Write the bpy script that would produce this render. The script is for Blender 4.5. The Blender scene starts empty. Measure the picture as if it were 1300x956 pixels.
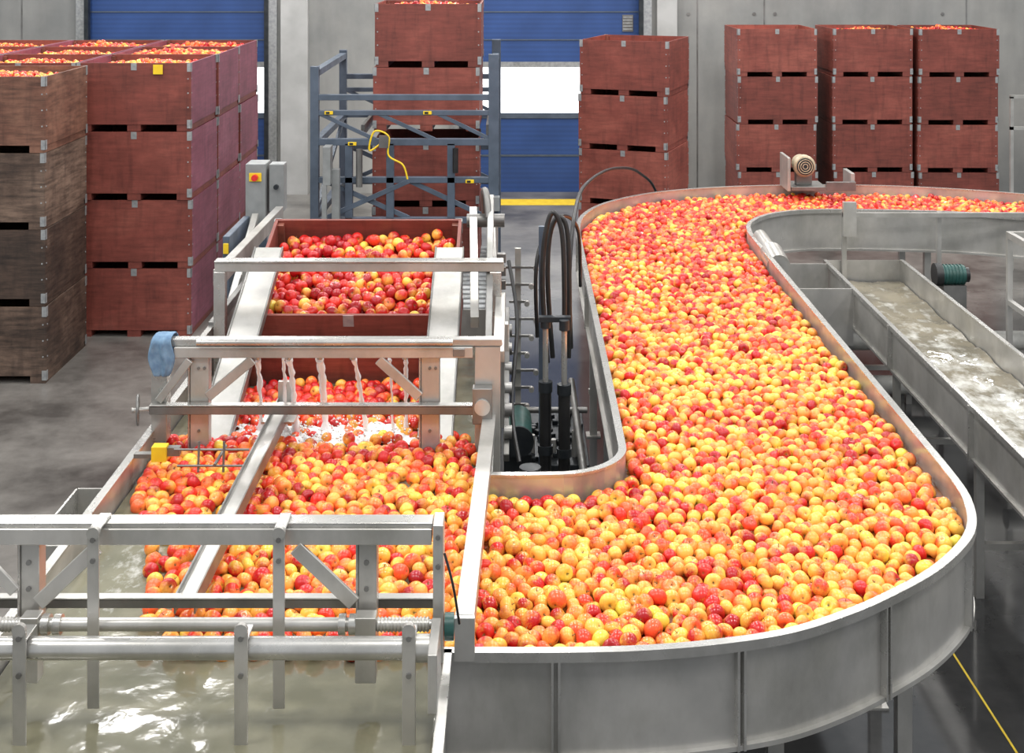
import bpy, math, random
import numpy as np
from mathutils import Vector, Matrix, kdtree, noise as mnoise
random.seed(7); rng=np.random.default_rng(7)
S=bpy.context.scene
try: S.view_settings.view_transform='Standard'
except Exception: pass
COL=S.collection
# ------------------------------------------------------------ materials
def newmat(name):
    m=bpy.data.materials.new(name); m.use_nodes=True
    nt=m.node_tree; return m,nt,nt.nodes['Principled BSDF']
def N(nt,t,**k):
    n=nt.nodes.new(t)
    for a,b in k.items(): setattr(n,a,b)
    return n
def mapnoise(nt,scale,stretch=(1,1,1),detail=4,coord='Object',rough=.5):
    tc=N(nt,'ShaderNodeTexCoord'); mp=N(nt,'ShaderNodeMapping'); mp.inputs['Scale'].default_value=stretch
    nt.links.new(tc.outputs[coord],mp.inputs['Vector'])
    no=N(nt,'ShaderNodeTexNoise'); no.inputs['Scale'].default_value=scale; no.inputs['Detail'].default_value=detail; no.inputs['Roughness'].default_value=rough
    nt.links.new(mp.outputs[0],no.inputs['Vector']); return no
def ramp(nt,src,stops):
    r=N(nt,'ShaderNodeValToRGB'); e=r.color_ramp.elements
    while len(e)<len(stops): e.new(0.5)
    for i,(p,c) in enumerate(stops):
        e[i].position=p; e[i].color=(c[0],c[1],c[2],1)
    nt.links.new(src,r.inputs[0]); return r
def mult(nt,a,b,f=1.0):
    mx=N(nt,'ShaderNodeMix',data_type='RGBA',blend_type='MULTIPLY'); mx.inputs[0].default_value=f
    nt.links.new(a,mx.inputs[6]); nt.links.new(b,mx.inputs[7]); return mx.outputs[2]
def simple(name,c1,c2=None,rough=.5,metal=0,scale=8,stretch=(1,1,1),bump=0,rv=0.1,grime=0):
    m,nt,p=newmat(name); c2=c2 or tuple(x*.8 for x in c1)
    no=mapnoise(nt,scale,stretch)
    r=ramp(nt,no.outputs['Fac'],[(.35,c1),(.65,c2)]); col=r.outputs[0]
    if grime:
        g=mapnoise(nt,2.3,(1,1,.5),8,rough=.65); gr=ramp(nt,g.outputs['Fac'],[(.33,(1-grime,1-grime,1-grime*1.1)),(.55,(1,1,1))]); col=mult(nt,col,gr.outputs[0])
    nt.links.new(col,p.inputs['Base Color'])
    mr=N(nt,'ShaderNodeMapRange'); mr.inputs['To Min'].default_value=max(rough-rv,.02); mr.inputs['To Max'].default_value=rough+rv
    nt.links.new(no.outputs['Fac'],mr.inputs['Value']); nt.links.new(mr.outputs[0],p.inputs['Roughness'])
    p.inputs['Metallic'].default_value=metal
    if bump:
        b=N(nt,'ShaderNodeBump'); b.inputs['Strength'].default_value=bump; b.inputs['Distance'].default_value=.01
        nt.links.new(no.outputs['Fac'],b.inputs['Height']); nt.links.new(b.outputs[0],p.inputs['Normal'])
    return m
STEEL=simple('stainless_steel',(.56,.545,.515),(.43,.42,.40),.33,.55,4,(1,1,1),grime=.28)
STEELB=simple('bright_steel',(.58,.57,.545),(.46,.45,.43),.28,.7,9,grime=.22)
STEELD=simple('dull_steel',(.28,.275,.265),(.19,.185,.18),.4,.7,4,grime=.3)
GALV=simple('galvanised',(.42,.43,.43),(.30,.31,.32),.5,.5,20,grime=.3)
BLUEGREY=simple('blue_grey_paint',(.085,.11,.15),(.06,.08,.11),.45,0,6)
BLACK=simple('black_rubber',(.012,.012,.013),(.02,.02,.02),.4,0,10)
DARKM=simple('dark_machinery',(.04,.045,.05),(.02,.025,.03),.4,.4,10)
GREENM=simple('green_motor_paint',(.02,.09,.08),(.015,.06,.05),.4,0,10)
YEL=simple('yellow_plastic',(.85,.60,.02),(.75,.5,.02),.4)
RED=simple('red_plastic',(.7,.03,.02),(.6,.02,.02),.4)
CREAM=simple('cream_motor_paint',(.50,.41,.28),(.4,.33,.22),.4)
WHITE=simple('white_pipe_plastic',(.55,.54,.50),(.42,.42,.40),.4)
GREYBOX=simple('grey_enclosure',(.26,.27,.27),(.20,.21,.21),.4)
CLOTH=simple('blue_cloth',(.17,.28,.40),(.11,.19,.30),.9,0,25,bump=.4)
def concrete_wall():
    m,nt,p=newmat('concrete_wall')
    n1=mapnoise(nt,.6,(1,1,1),8,rough=.6); n2=mapnoise(nt,3,(1,1,.2),6)
    r1=ramp(nt,n1.outputs['Fac'],[(.3,(.23,.235,.23)),(.7,(.40,.39,.365))])
    r2=ramp(nt,n2.outputs['Fac'],[(.3,(.78,.78,.78)),(.7,(1,1,1))])
    nt.links.new(mult(nt,r1.outputs[0],r2.outputs[0]),p.inputs['Base Color']); p.inputs['Roughness'].default_value=.7
    return m
WALL=concrete_wall()
COLUMN=simple('light_concrete_column',(.46,.46,.45),(.36,.36,.35),.7,0,2)
def floor_mat():
    m,nt,p=newmat('polished_concrete_floor')
    n1=mapnoise(nt,.8,(1,1,1),10,rough=.66); n2=mapnoise(nt,9,(1,1,1),6)
    dry=ramp(nt,n1.outputs['Fac'],[(.36,(.065,.060,.055)),(.5,(.155,.145,.133)),(.68,(.26,.245,.225))])
    wet=ramp(nt,n1.outputs['Fac'],[(.3,(.028,.028,.029)),(.7,(.07,.07,.07))])
    tc=N(nt,'ShaderNodeTexCoord'); sp=N(nt,'ShaderNodeSeparateXYZ'); nt.links.new(tc.outputs['Object'],sp.inputs[0])
    a=N(nt,'ShaderNodeMapRange'); a.inputs['From Min'].default_value=-2.8; a.inputs['From Max'].default_value=-.8
    nt.links.new(sp.outputs[0],a.inputs['Value'])
    b=N(nt,'ShaderNodeMapRange'); b.inputs['From Min'].default_value=16.5; b.inputs['From Max'].default_value=13
    nt.links.new(sp.outputs[1],b.inputs['Value'])
    mu=N(nt,'ShaderNodeMath',operation='MULTIPLY'); nt.links.new(a.outputs[0],mu.inputs[0]); nt.links.new(b.outputs[0],mu.inputs[1])
    mx=N(nt,'ShaderNodeMix',data_type='RGBA'); nt.links.new(mu.outputs[0],mx.inputs[0])
    nt.links.new(dry.outputs[0],mx.inputs[6]); nt.links.new(wet.outputs[0],mx.inputs[7])
    r2=ramp(nt,n2.outputs['Fac'],[(.3,(.82,.82,.82)),(.7,(1,1,1))])
    nt.links.new(mult(nt,mx.outputs[2],r2.outputs[0]),p.inputs['Base Color'])
    rr=N(nt,'ShaderNodeMapRange'); rr.inputs['To Min'].default_value=.30; rr.inputs['To Max'].default_value=.10
    nt.links.new(mu.outputs[0],rr.inputs['Value']); nt.links.new(rr.outputs[0],p.inputs['Roughness'])
    return m
FLOOR=floor_mat()
def door_mat():
    m,nt,p=newmat('blue_roller_door')
    tc=N(nt,'ShaderNodeTexCoord'); w=N(nt,'ShaderNodeTexWave',bands_direction='Z'); w.inputs['Scale'].default_value=4
    nt.links.new(tc.outputs['Object'],w.inputs[0]); n=mapnoise(nt,1.5,(1,1,1),4)
    r=ramp(nt,w.outputs['Fac'],[(0,(.022,.062,.20)),(1,(.026,.073,.235))])
    r2=ramp(nt,n.outputs['Fac'],[(.3,(.75,.78,.8)),(.7,(1.15,1.1,1.1))])
    nt.links.new(mult(nt,r.outputs[0],r2.outputs[0]),p.inputs['Base Color']); p.inputs['Roughness'].default_value=.5
    return m
DOOR=door_mat()
def emis(name,c,s):
    m=bpy.data.materials.new(name); m.use_nodes=True; nt=m.node_tree; p=nt.nodes['Principled BSDF']
    p.inputs['Base Color'].default_value=(*c,1); p.inputs['Emission Color'].default_value=(*c,1); p.inputs['Emission Strength'].default_value=s
    return m
GLOW=emis('translucent_daylight_panel',(.95,.98,1),1.3)
LAMP=emis('lamp_diffuser',(1,.98,.95),6)
def wood(name,a,b,c,gs=.25):
    m,nt,p=newmat(name)
    oi=N(nt,'ShaderNodeObjectInfo'); tc=N(nt,'ShaderNodeTexCoord')
    of=N(nt,'ShaderNodeVectorMath',operation='SCALE'); of.inputs[0].default_value=(37,17,53); nt.links.new(oi.outputs['Random'],of.inputs['Scale'])
    ad0=N(nt,'ShaderNodeVectorMath',operation='ADD'); nt.links.new(tc.outputs['Object'],ad0.inputs[0]); nt.links.new(of.outputs[0],ad0.inputs[1])
    def nz(sc,st,d,r):
        mp=N(nt,'ShaderNodeMapping'); mp.inputs['Scale'].default_value=st; nt.links.new(ad0.outputs[0],mp.inputs[0])
        n=N(nt,'ShaderNodeTexNoise'); n.inputs['Scale'].default_value=sc; n.inputs['Detail'].default_value=d; n.inputs['Roughness'].default_value=r
        nt.links.new(mp.outputs[0],n.inputs['Vector']); return n
    n1=nz(1.6,(1,1,1.3),10,.68); n2=nz(14,(.25,.25,2.2),8,.65); n3=nz(9,(1.6,1.6,.25),6,.6)
    ad=N(nt,'ShaderNodeMath',operation='MULTIPLY_ADD'); ad.inputs[1].default_value=.24
    sb=N(nt,'ShaderNodeMath',operation='SUBTRACT'); sb.inputs[1].default_value=.12
    nt.links.new(oi.outputs['Random'],ad.inputs[0]); nt.links.new(n1.outputs['Fac'],ad.inputs[2]); nt.links.new(ad.outputs[0],sb.inputs[0])
    r=ramp(nt,sb.outputs[0],[(.25,a),(.5,b),(.72,c)])
    r2=ramp(nt,n2.outputs['Fac'],[(.32,(1-gs*1.6,)*3),(.58,(1,1,1)),(.8,(1.15,1.15,1.15))])
    r3=ramp(nt,n3.outputs['Fac'],[(.30,(.68,.68,.70)),(.5,(1,1,1))])
    nt.links.new(mult(nt,mult(nt,r.outputs[0],r2.outputs[0]),r3.outputs[0],.9),p.inputs['Base Color']); p.inputs['Roughness'].default_value=.55
    return m
WRED=wood('red_painted_plywood',(.135,.032,.022),(.215,.050,.036),(.31,.085,.060),.2)
WRED_DAYLIT=wood('red_plywood_daylight_tint',(.17,.045,.068),(.25,.07,.105),(.33,.11,.155),.15)  # bin side panels: purple cast of daylight painted into the red plywood colour
WBRN=wood('weathered_plywood',(.028,.019,.015),(.085,.052,.037),(.22,.145,.105),.42)
WBRR=wood('worn_brown_red_plywood',(.07,.028,.02),(.145,.06,.038),(.26,.125,.08),.35)
WINS=wood('inner_plywood',(.15,.045,.03),(.22,.07,.045),(.28,.10,.07),.2)
def apple_mat():
    m,nt,p=newmat('apple_skin')
    at=N(nt,'ShaderNodeAttribute',attribute_name='acol'); sp=N(nt,'ShaderNodeSeparateColor')
    nt.links.new(at.outputs['Color'],sp.inputs[0])
    no=mapnoise(nt,45,(1,1,1),2); nf=mapnoise(nt,190,(1,1,1),2)
    ma=N(nt,'ShaderNodeMath',operation='MULTIPLY_ADD'); ma.inputs[1].default_value=.42; nt.links.new(no.outputs['Fac'],ma.inputs[0]); nt.links.new(sp.outputs[2],ma.inputs[2])
    mb=N(nt,'ShaderNodeMath',operation='MULTIPLY_ADD'); mb.inputs[1].default_value=.30; nt.links.new(nf.outputs['Fac'],mb.inputs[0]); nt.links.new(ma.outputs[0],mb.inputs[2])
    sb=N(nt,'ShaderNodeMath',operation='SUBTRACT'); sb.inputs[1].default_value=.36; nt.links.new(mb.outputs[0],sb.inputs[0])
    ylw=ramp(nt,sp.outputs[0],[(0,(.74,.62,.07)),(.2,(.92,.60,.085)),(.65,(.95,.50,.085)),(1,(.95,.38,.08))])
    red=ramp(nt,sp.outputs[1],[(0,(.34,.008,.012)),(.4,(.60,.018,.016)),(.75,(.78,.060,.022)),(1,(.88,.15,.045))])
    fac=ramp(nt,sb.outputs[0],[(.22,(0,0,0)),(.48,(.42,.42,.42)),(.74,(1,1,1))])
    mx=N(nt,'ShaderNodeMix',data_type='RGBA'); nt.links.new(fac.outputs[0],mx.inputs[0]); nt.links.new(ylw.outputs[0],mx.inputs[6]); nt.links.new(red.outputs[0],mx.inputs[7])
    st=N(nt,'ShaderNodeMix',data_type='RGBA'); st.inputs[7].default_value=(.13,.10,.03,1)
    mr=N(nt,'ShaderNodeMapRange'); mr.inputs['From Min'].default_value=.45; mr.inputs['From Max'].default_value=1.0
    nt.links.new(at.outputs['Alpha'],mr.inputs['Value']); nt.links.new(mr.outputs[0],st.inputs[0]); nt.links.new(mx.outputs[2],st.inputs[6])
    nt.links.new(st.outputs[2],p.inputs['Base Color']); p.inputs['Roughness'].default_value=.20
    return m
APPLE=apple_mat()
def water_mat(name,c1,c2,foam=None,rough=.05,foamcol=(.75,.77,.75),bs=9,bst=.25,n0s=2,fs=22):
    m,nt,p=newmat(name)
    n=mapnoise(nt,bs,(1,1,1),3); n0=mapnoise(nt,n0s,(1,1,1),5)
    r=ramp(nt,n0.outputs['Fac'],[(.35,c1),(.65,c2)])
    last=r.outputs[0]
    if foam:
        (x0,y0,rx,ry,th)=foam
        tc=N(nt,'ShaderNodeTexCoord'); mp=N(nt,'ShaderNodeMapping'); mp.vector_type='POINT'
        mp.inputs['Location'].default_value=(-x0/rx,-y0/ry,0); mp.inputs['Scale'].default_value=(1/rx,1/ry,0)
        nt.links.new(tc.outputs['Object'],mp.inputs[0])
        ln=N(nt,'ShaderNodeVectorMath',operation='LENGTH'); nt.links.new(mp.outputs[0],ln.inputs[0])
        fn=mapnoise(nt,fs,(1,.6,1),8,rough=.65)
        sm=N(nt,'ShaderNodeMath',operation='MULTIPLY_ADD'); sm.inputs[1].default_value=-.35; nt.links.new(ln.outputs['Value'],sm.inputs[0]); nt.links.new(fn.outputs['Fac'],sm.inputs[2])
        fr=ramp(nt,sm.outputs[0],[(th,(0,0,0)),(th+.25,(1,1,1))])
        mx=N(nt,'ShaderNodeMix',data_type='RGBA'); mx.inputs[7].default_value=(*foamcol,1)
        nt.links.new(fr.outputs[0],mx.inputs[0]); nt.links.new(last,mx.inputs[6]); last=mx.outputs[2]
    nt.links.new(last,p.inputs['Base Color']); p.inputs['Roughness'].default_value=rough
    b=N(nt,'ShaderNodeBump'); b.inputs['Strength'].default_value=bst; b.inputs['Distance'].default_value=.02
    nt.links.new(n.outputs['Fac'],b.inputs['Height']); nt.links.new(b.outputs[0],p.inputs['Normal'])
    return m
WFL=water_mat('flume_water',(.24,.08,.02),(.16,.05,.015))
WTK=water_mat('tank_water',(.135,.13,.085),(.20,.19,.13),foam=(-1.58,5.6,.28,1.0,.42),foamcol=(.5,.5,.46),bst=.12,n0s=5,rough=.10)
WTR=water_mat('trough_water',(.24,.21,.15),(.15,.135,.10),foam=(3.25,8.5,1.2,6,.36),bs=10,fs=7,foamcol=(.68,.68,.64))
def jetmat():
    m,nt,p=newmat('falling_water'); p.inputs['Base Color'].default_value=(.95,.97,.98,1); p.inputs['Roughness'].default_value=.12
    p.inputs['Alpha'].default_value=.88; n=mapnoise(nt,30,(1,1,.3),3)
    b=N(nt,'ShaderNodeBump'); b.inputs['Strength'].default_value=.6; nt.links.new(n.outputs['Fac'],b.inputs['Height']); nt.links.new(b.outputs[0],p.inputs['Normal'])
    return m
JET=jetmat()
FOAM=simple('white_foam',(.88,.89,.88),(.70,.72,.71),.4,0,60,bump=.6)
# ------------------------------------------------------------ mesh builder
class MB:
    def __init__(s): s.v=[];s.f=[];s.m=[];s.mats=[];s.sm=[]
    def mi(s,m):
        if m not in s.mats: s.mats.append(m)
        return s.mats.index(m)
    def add(s,vs,fs,mat,smooth=False):
        o=len(s.v); s.v+= [tuple(v) for v in vs]; k=s.mi(mat)
        for f in fs: s.f.append([o+i for i in f]); s.m.append(k); s.sm.append(smooth)
    def box(s,c,d,mat,R=None):
        hx,hy,hz=d[0]/2,d[1]/2,d[2]/2; c=Vector(c)
        vs=[Vector((x,y,z)) for x in(-hx,hx) for y in(-hy,hy) for z in(-hz,hz)]
        if R is not None: vs=[R@v for v in vs]
        s.add([v+c for v in vs],[(0,1,3,2),(4,6,7,5),(0,4,5,1),(2,3,7,6),(0,2,6,4),(1,5,7,3)],mat)
    def bb(s,a,b,mat):
        s.box([(a[i]+b[i])/2 for i in range(3)],[abs(b[i]-a[i]) for i in range(3)],mat)
    def beam(s,p,q,w,h,mat):
        p=Vector(p);q=Vector(q);d=q-p;L=d.length;y=d.normalized()
        up=Vector((0,0,1)) if abs(y.z)<.95 else Vector((0,1,0))
        x=y.cross(up).normalized(); z=x.cross(y)
        R=Matrix((x,y,z)).transposed()
        s.box((p+q)/2,(w,L,h),mat,R)
    def tube(s,pts,r,mat,n=12,cap=True):
        pts=[Vector(p) for p in pts]; rs=r if isinstance(r,(list,tuple)) else [r]*len(pts)
        vs=[];fs=[];prev=None
        for i,p in enumerate(pts):
            t=(pts[min(i+1,len(pts)-1)]-pts[max(i-1,0)]).normalized()
            if prev is None:
                a=Vector((0,0,1)) if abs(t.z)<.9 else Vector((1,0,0)); u=t.cross(a).normalized()
            else: u=(prev-t*prev.dot(t)).normalized()
            prev=u; w=t.cross(u)
            for k in range(n):
                an=2*math.pi*k/n; vs.append(p+(u*math.cos(an)+w*math.sin(an))*rs[i])
        for i in range(len(pts)-1):
            for k in range(n):
                k2=(k+1)%n; fs.append((i*n+k,i*n+k2,(i+1)*n+k2,(i+1)*n+k))
        s.add(vs,fs,mat,True)
        if cap:
            s.add(vs[:n],[tuple(range(n))[::-1]],mat); s.add(vs[-n:],[tuple(range(n))],mat)
    def cyl(s,p,q,r,mat,n=16): s.tube([p,q],r,mat,n)
    def rounds(s,p,q,prof,mat,n=20):
        p=Vector(p);q=Vector(q); s.tube([p.lerp(q,t) for t,_ in prof],[r for _,r in prof],mat,n)
    def wall(s,path,z0,z1,th,mat,lip=0,side=1):
        P=[Vector((x,y)) for x,y in path]; n=len(P); nr=[]
        for i in range(n):
            t=(P[min(i+1,n-1)]-P[max(i-1,0)]).normalized(); nr.append(Vector((-t.y,t.x))*side)
        def strip(o0,o1,a,b,mt=mat):
            vs=[];fs=[]
            for i in range(n):
                A=P[i]+nr[i]*o0;B=P[i]+nr[i]*o1
                vs+=[(A.x,A.y,a),(B.x,B.y,a),(B.x,B.y,b),(A.x,A.y,b)]
            for i in range(n-1):
                o=i*4
                for k in range(4):
                    k2=(k+1)%4; fs.append((o+k,o+k2,o+4+k2,o+4+k))
            fs+=[(0,1,2,3),tuple((n-1)*4+k for k in (3,2,1,0))]
            s.add(vs,fs,mt)
        strip(0,th,z0,z1)
        if lip:
            strip(-.004,lip,z1-.006,z1+.006,STEELB); strip(lip-.006,lip,z1-.03,z1-.006,STEELB)
            strip(th,lip*.8,z0-.006,z0+.012)
    def make(s,name,parent=None,loc=None,bev=0):
        me=bpy.data.meshes.new(name); me.from_pydata(s.v,[],s.f)
        for m in s.mats: me.materials.append(m)
        me.polygons.foreach_set('material_index',s.m); me.polygons.foreach_set('use_smooth',s.sm)
        me.update(); o=bpy.data.objects.new(name,me); COL.objects.link(o)
        if bev:
            b=o.modifiers.new('bev','BEVEL'); b.width=bev; b.segments=1; b.limit_method='ANGLE'; b.angle_limit=.9
        if parent: o.parent=parent
        if loc: o.location=loc
        return o
def cr(pts,sub=8):
    P=[Vector(p) for p in pts]; out=[]
    for i in range(len(P)-1):
        p0=P[max(i-1,0)];p1=P[i];p2=P[i+1];p3=P[min(i+2,len(P)-1)]
        for k in range(sub):
            t=k/sub
            out.append(.5*((2*p1)+(p2-p0)*t+(2*p0-5*p1+4*p2-p3)*t*t+(3*p1-p0-3*p2+p3)*t**3))
    out.append(P[-1]); return out
def empty(name,loc=(0,0,0)):
    e=bpy.data.objects.new(name,None); e.location=loc; COL.objects.link(e); e.empty_display_size=.2; return e
def bolts(m,pts,ax,r=.008,h=.008,mat=None):
    for p in pts: m.cyl(p,(p[0]+ax[0]*h,p[1]+ax[1]*h,p[2]+ax[2]*h),r,mat or STEELD,8)
# ------------------------------------------------------------ apples
def template(seg,ring,stem):
    vs=[];al=[];fs=[]
    def prof(ph):
        s,c=math.sin(ph),math.cos(ph)
        z=.9*c; z-= .34*math.exp(-(s/.3)**2) if c>0 else -.2*math.exp(-(s/.26)**2)
        return s*(1+.07*c),z,math.exp(-(s/.22)**2)*(1 if c>0 else .9)
    r0=prof(0); vs.append((0,0,r0[1])); al.append(1.)
    for i in range(1,ring):
        ph=math.pi*i/ring
        if i==1: ph*=.75
        if i==ring-1: ph=math.pi-(math.pi-ph)*.75
        R,z,a=prof(ph)
        for k in range(seg):
            t=2*math.pi*k/seg; lob=1+.02*math.cos(5*t)*(1 if i>ring*.6 else .3)
            vs.append((R*lob*math.cos(t),R*lob*math.sin(t),z)); al.append(a)
    vs.append((0,0,prof(math.pi)[1])); al.append(1.)
    for k in range(seg): fs.append((0,1+k,1+(k+1)%seg))
    for i in range(ring-2):
        for k in range(seg):
            a=1+i*seg+k;b=1+i*seg+(k+1)%seg; fs.append((a,a+seg,b+seg,b))
    L=len(vs)-1; b0=1+(ring-2)*seg
    for k in range(seg): fs.append((L,b0+(k+1)%seg,b0+k))
    if stem:
        o=len(vs)
        for z,dx,r in((.5,0,.035),(1.0,.10,.045)):
            for k in range(4):
                t=math.pi/2*k; vs.append((dx+r*math.cos(t),r*math.sin(t),z)); al.append(1.6)
        for k in range(4): fs.append((o+k,o+(k+1)%4,o+4+(k+1)%4,o+4+k))
        fs.append((o+4,o+5,o+6,o+7))
    return np.array(vs),np.array(al),fs
T_HI=template(18,12,True); T_LO=template(10,7,False)
def rand_rot(n):
    q=rng.normal(size=(n,4)); q/=np.linalg.norm(q,axis=1)[:,None]
    w,x,y,z=q.T
    return np.stack([1-2*(y*y+z*z),2*(x*y-z*w),2*(x*z+y*w),2*(x*y+z*w),1-2*(x*x+z*z),2*(y*z-x*w),2*(x*z-y*w),2*(y*z+x*w),1-2*(x*x+y*y)],axis=1).reshape(n,3,3)
def apples(name,pos,rad,bias,hi,parent=None,loc=None,g=None,var=.17):
    Vs=[];Cs=[];LV=[];LS=[];vo=0;lo=0
    for T,mask in((T_HI,hi),(T_LO,~hi)):
        n=int(mask.sum())
        if n==0: continue
        tv,ta,tf=T; P=pos[mask];R=rand_rot(n)
        sc=np.ones((n,1,3)); sc[:,0,2]=rng.uniform(.9,1.06,n)
        v=np.einsum('nij,nkj->nki',R,tv[None]*sc)*rad[mask][:,None,None]+P[:,None,:]
        dr=rng.normal(size=(n,3)); dr/=np.linalg.norm(dr,axis=1)[:,None]
        dt=np.einsum('nj,kj->nk',dr,tv)
        c=np.zeros((n,len(tv),4)); c[:,:,0]=rng.random(n)[:,None]; c[:,:,1]=(rng.random(n)*(1 if g is None else g))[:,None]
        c[:,:,2]=np.clip(.5+.30*dt+bias[mask][:,None]+rng.normal(0,var,n)[:,None],0,1.3); c[:,:,3]=ta[None,:]
        Vs.append(v.reshape(-1,3));Cs.append(c.reshape(-1,4))
        fl=np.array([i for f in tf for i in f]); st=np.cumsum([0]+[len(f) for f in tf])[:-1]
        k=len(tv)
        LV.append((fl[None,:]+(np.arange(n)*k)[:,None]+vo).ravel()); LS.append((st[None,:]+(np.arange(n)*len(fl))[:,None]+lo).ravel())
        vo+=n*k; lo+=n*len(fl)
    V=np.concatenate(Vs);C=np.concatenate(Cs);LV=np.concatenate(LV).astype(np.int32);LS=np.concatenate(LS).astype(np.int32)
    me=bpy.data.meshes.new(name); me.vertices.add(len(V)); me.vertices.foreach_set('co',V.astype(np.float32).ravel())
    me.loops.add(len(LV)); me.loops.foreach_set('vertex_index',LV)
    me.polygons.add(len(LS)); me.polygons.foreach_set('loop_start',LS)
    me.update(calc_edges=True)
    me.polygons.foreach_set('use_smooth',np.ones(len(LS),dtype=bool))
    a=me.attributes.new('acol','FLOAT_COLOR','POINT'); a.data.foreach_set('color',C.astype(np.float32).ravel())
    me.materials.append(APPLE); me.update()
    o=bpy.data.objects.new(name,me); COL.objects.link(o)
    if parent: o.parent=parent
    if loc is not None: o.location=loc
    return o
def inpoly(P,poly):
    x,y=P[:,0],P[:,1]; res=np.zeros(len(P),bool); n=len(poly); j=n-1
    for i in range(n):
        xi,yi=poly[i];xj,yj=poly[j]
        if yi!=yj:
            c=((yi>y)!=(yj>y))&(x<(xj-xi)*(y-yi)/(yj-yi)+xi); res^=c
        j=i
    return res
def pack(poly,d0,iters=14):
    poly=[(p[0],p[1]) for p in poly]; A=np.array(poly)
    x0,y0=A.min(0);x1,y1=A.max(0); s=d0*.97
    pts=[]
    yy=y0;r=0
    while yy<y1:
        xs=np.arange(x0+(s/2 if r%2 else 0),x1,s); pts.append(np.stack([xs,np.full(len(xs),yy)],1)); yy+=s*.866; r+=1
    P=np.concatenate(pts); P+=rng.normal(0,s*.33,P.shape); P=P[inpoly(P,poly)]
    for it in range(iters):
        kd=kdtree.KDTree(len(P))
        for i,p in enumerate(P): kd.insert((p[0],p[1],0),i)
        kd.balance(); D=np.zeros_like(P)
        for i,p in enumerate(P):
            for co,j,dd in kd.find_range((p[0],p[1],0),d0):
                if j!=i and dd>1e-6:
                    k=(d0-dd)/dd*.32; D[i,0]+=(p[0]-co[0])*k; D[i,1]+=(p[1]-co[1])*k
        Q=P+D; ok=inpoly(Q,poly); P=np.where(ok[:,None],Q,P)
    return P
# ------------------------------------------------------------ room
m=MB(); m.bb((-16,-2,-.1),(14,24,0),FLOOR); m.make('floor')
WY=22.4
m=MB()
for a,b in((-16,-7.11),(-4.08,-.86),(2.17,14)): m.bb((a,WY,0),(b,WY+.3,4.0),WALL)
m.bb((-16,WY,4.0),(14,WY+.3,7.5),WALL)
for x in (-8.2,3.10,4.22,7.6): m.bb((x-.012,WY-.004,0),(x+.012,WY+.01,7.5),STEELD)
m.bb((-3.85,WY-.12,0),(-3.40,WY,7.4),COLUMN); m.bb((2.42,WY-.1,0),(2.75,WY,7.4),COLUMN)
bolts(m,[(2.95,WY-.001,3.0),(4.05,WY-.001,3.0),(4.4,WY-.001,3.0),(7.2,WY-.001,3.0)],(0,-1,0),.03,.01); m.make('wall_back')
def door(name,x0,x1):
    e=empty(name,((x0+x1)/2,WY+.12,0)); w=x1-x0
    def mk(f,n):
        q=MB(); f(q); q.make(n,parent=e)
    mk(lambda q:(q.bb((-w/2,0,2.18),(w/2,.06,4.0),DOOR),q.bb((-w/2,0,0),(w/2,.06,1.25),DOOR),
        q.bb((-w/2,-.012,.60),(w/2,0,.63),BLUEGREY),q.bb((-w/2,-.012,2.55),(w/2,0,2.57),BLUEGREY),q.bb((-w/2,-.012,3.02),(w/2,0,3.04),BLUEGREY)),'curtain')
    mk(lambda q:q.bb((-w/2,.01,1.32),(w/2,.05,2.10),GLOW),'translucent_panel')
    mk(lambda q:(q.bb((-w/2,-.02,2.10),(w/2,.06,2.19),GALV),q.bb((-w/2,-.02,1.24),(w/2,.06,1.33),BLUEGREY)),'panel_rails')
    mk(lambda q:(q.bb((-w/2-.16,-.2,0),(-w/2,.0,4.0),GALV),q.bb((w/2,-.2,0),(w/2+.16,.0,4.0),GALV),
        q.bb((-w/2-.02,-.22,0),(-w/2+.05,-.1,4.0),DARKM),q.bb((w/2-.05,-.22,0),(w/2+.02,-.1,4.0),DARKM),q.bb((-w/2-.16,-.2,4.0),(w/2+.16,.0,4.15),GALV)),'frame')
    return e
door('door_1',-7.11,-4.08); d2=door('door_2',-.86,2.17)
q=MB(); q.bb((1.20,-.02,2.70),(1.38,0,2.98),STEELD)
for k in range(5): q.bb((1.21,-.03,2.73+k*.05),(1.37,-.018,2.75+k*.05),GALV)
q.make('vent',parent=d2)
m=MB(); m.bb((-.95,21.35,0),(2.1,21.85,.004),YEL); m.make('yellow_floor_marking')
m=MB(); m.beam((2.55,6.6,.002),(2.54,8.1,.002),.012,.003,YEL); m.make('yellow_floor_line')
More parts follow.
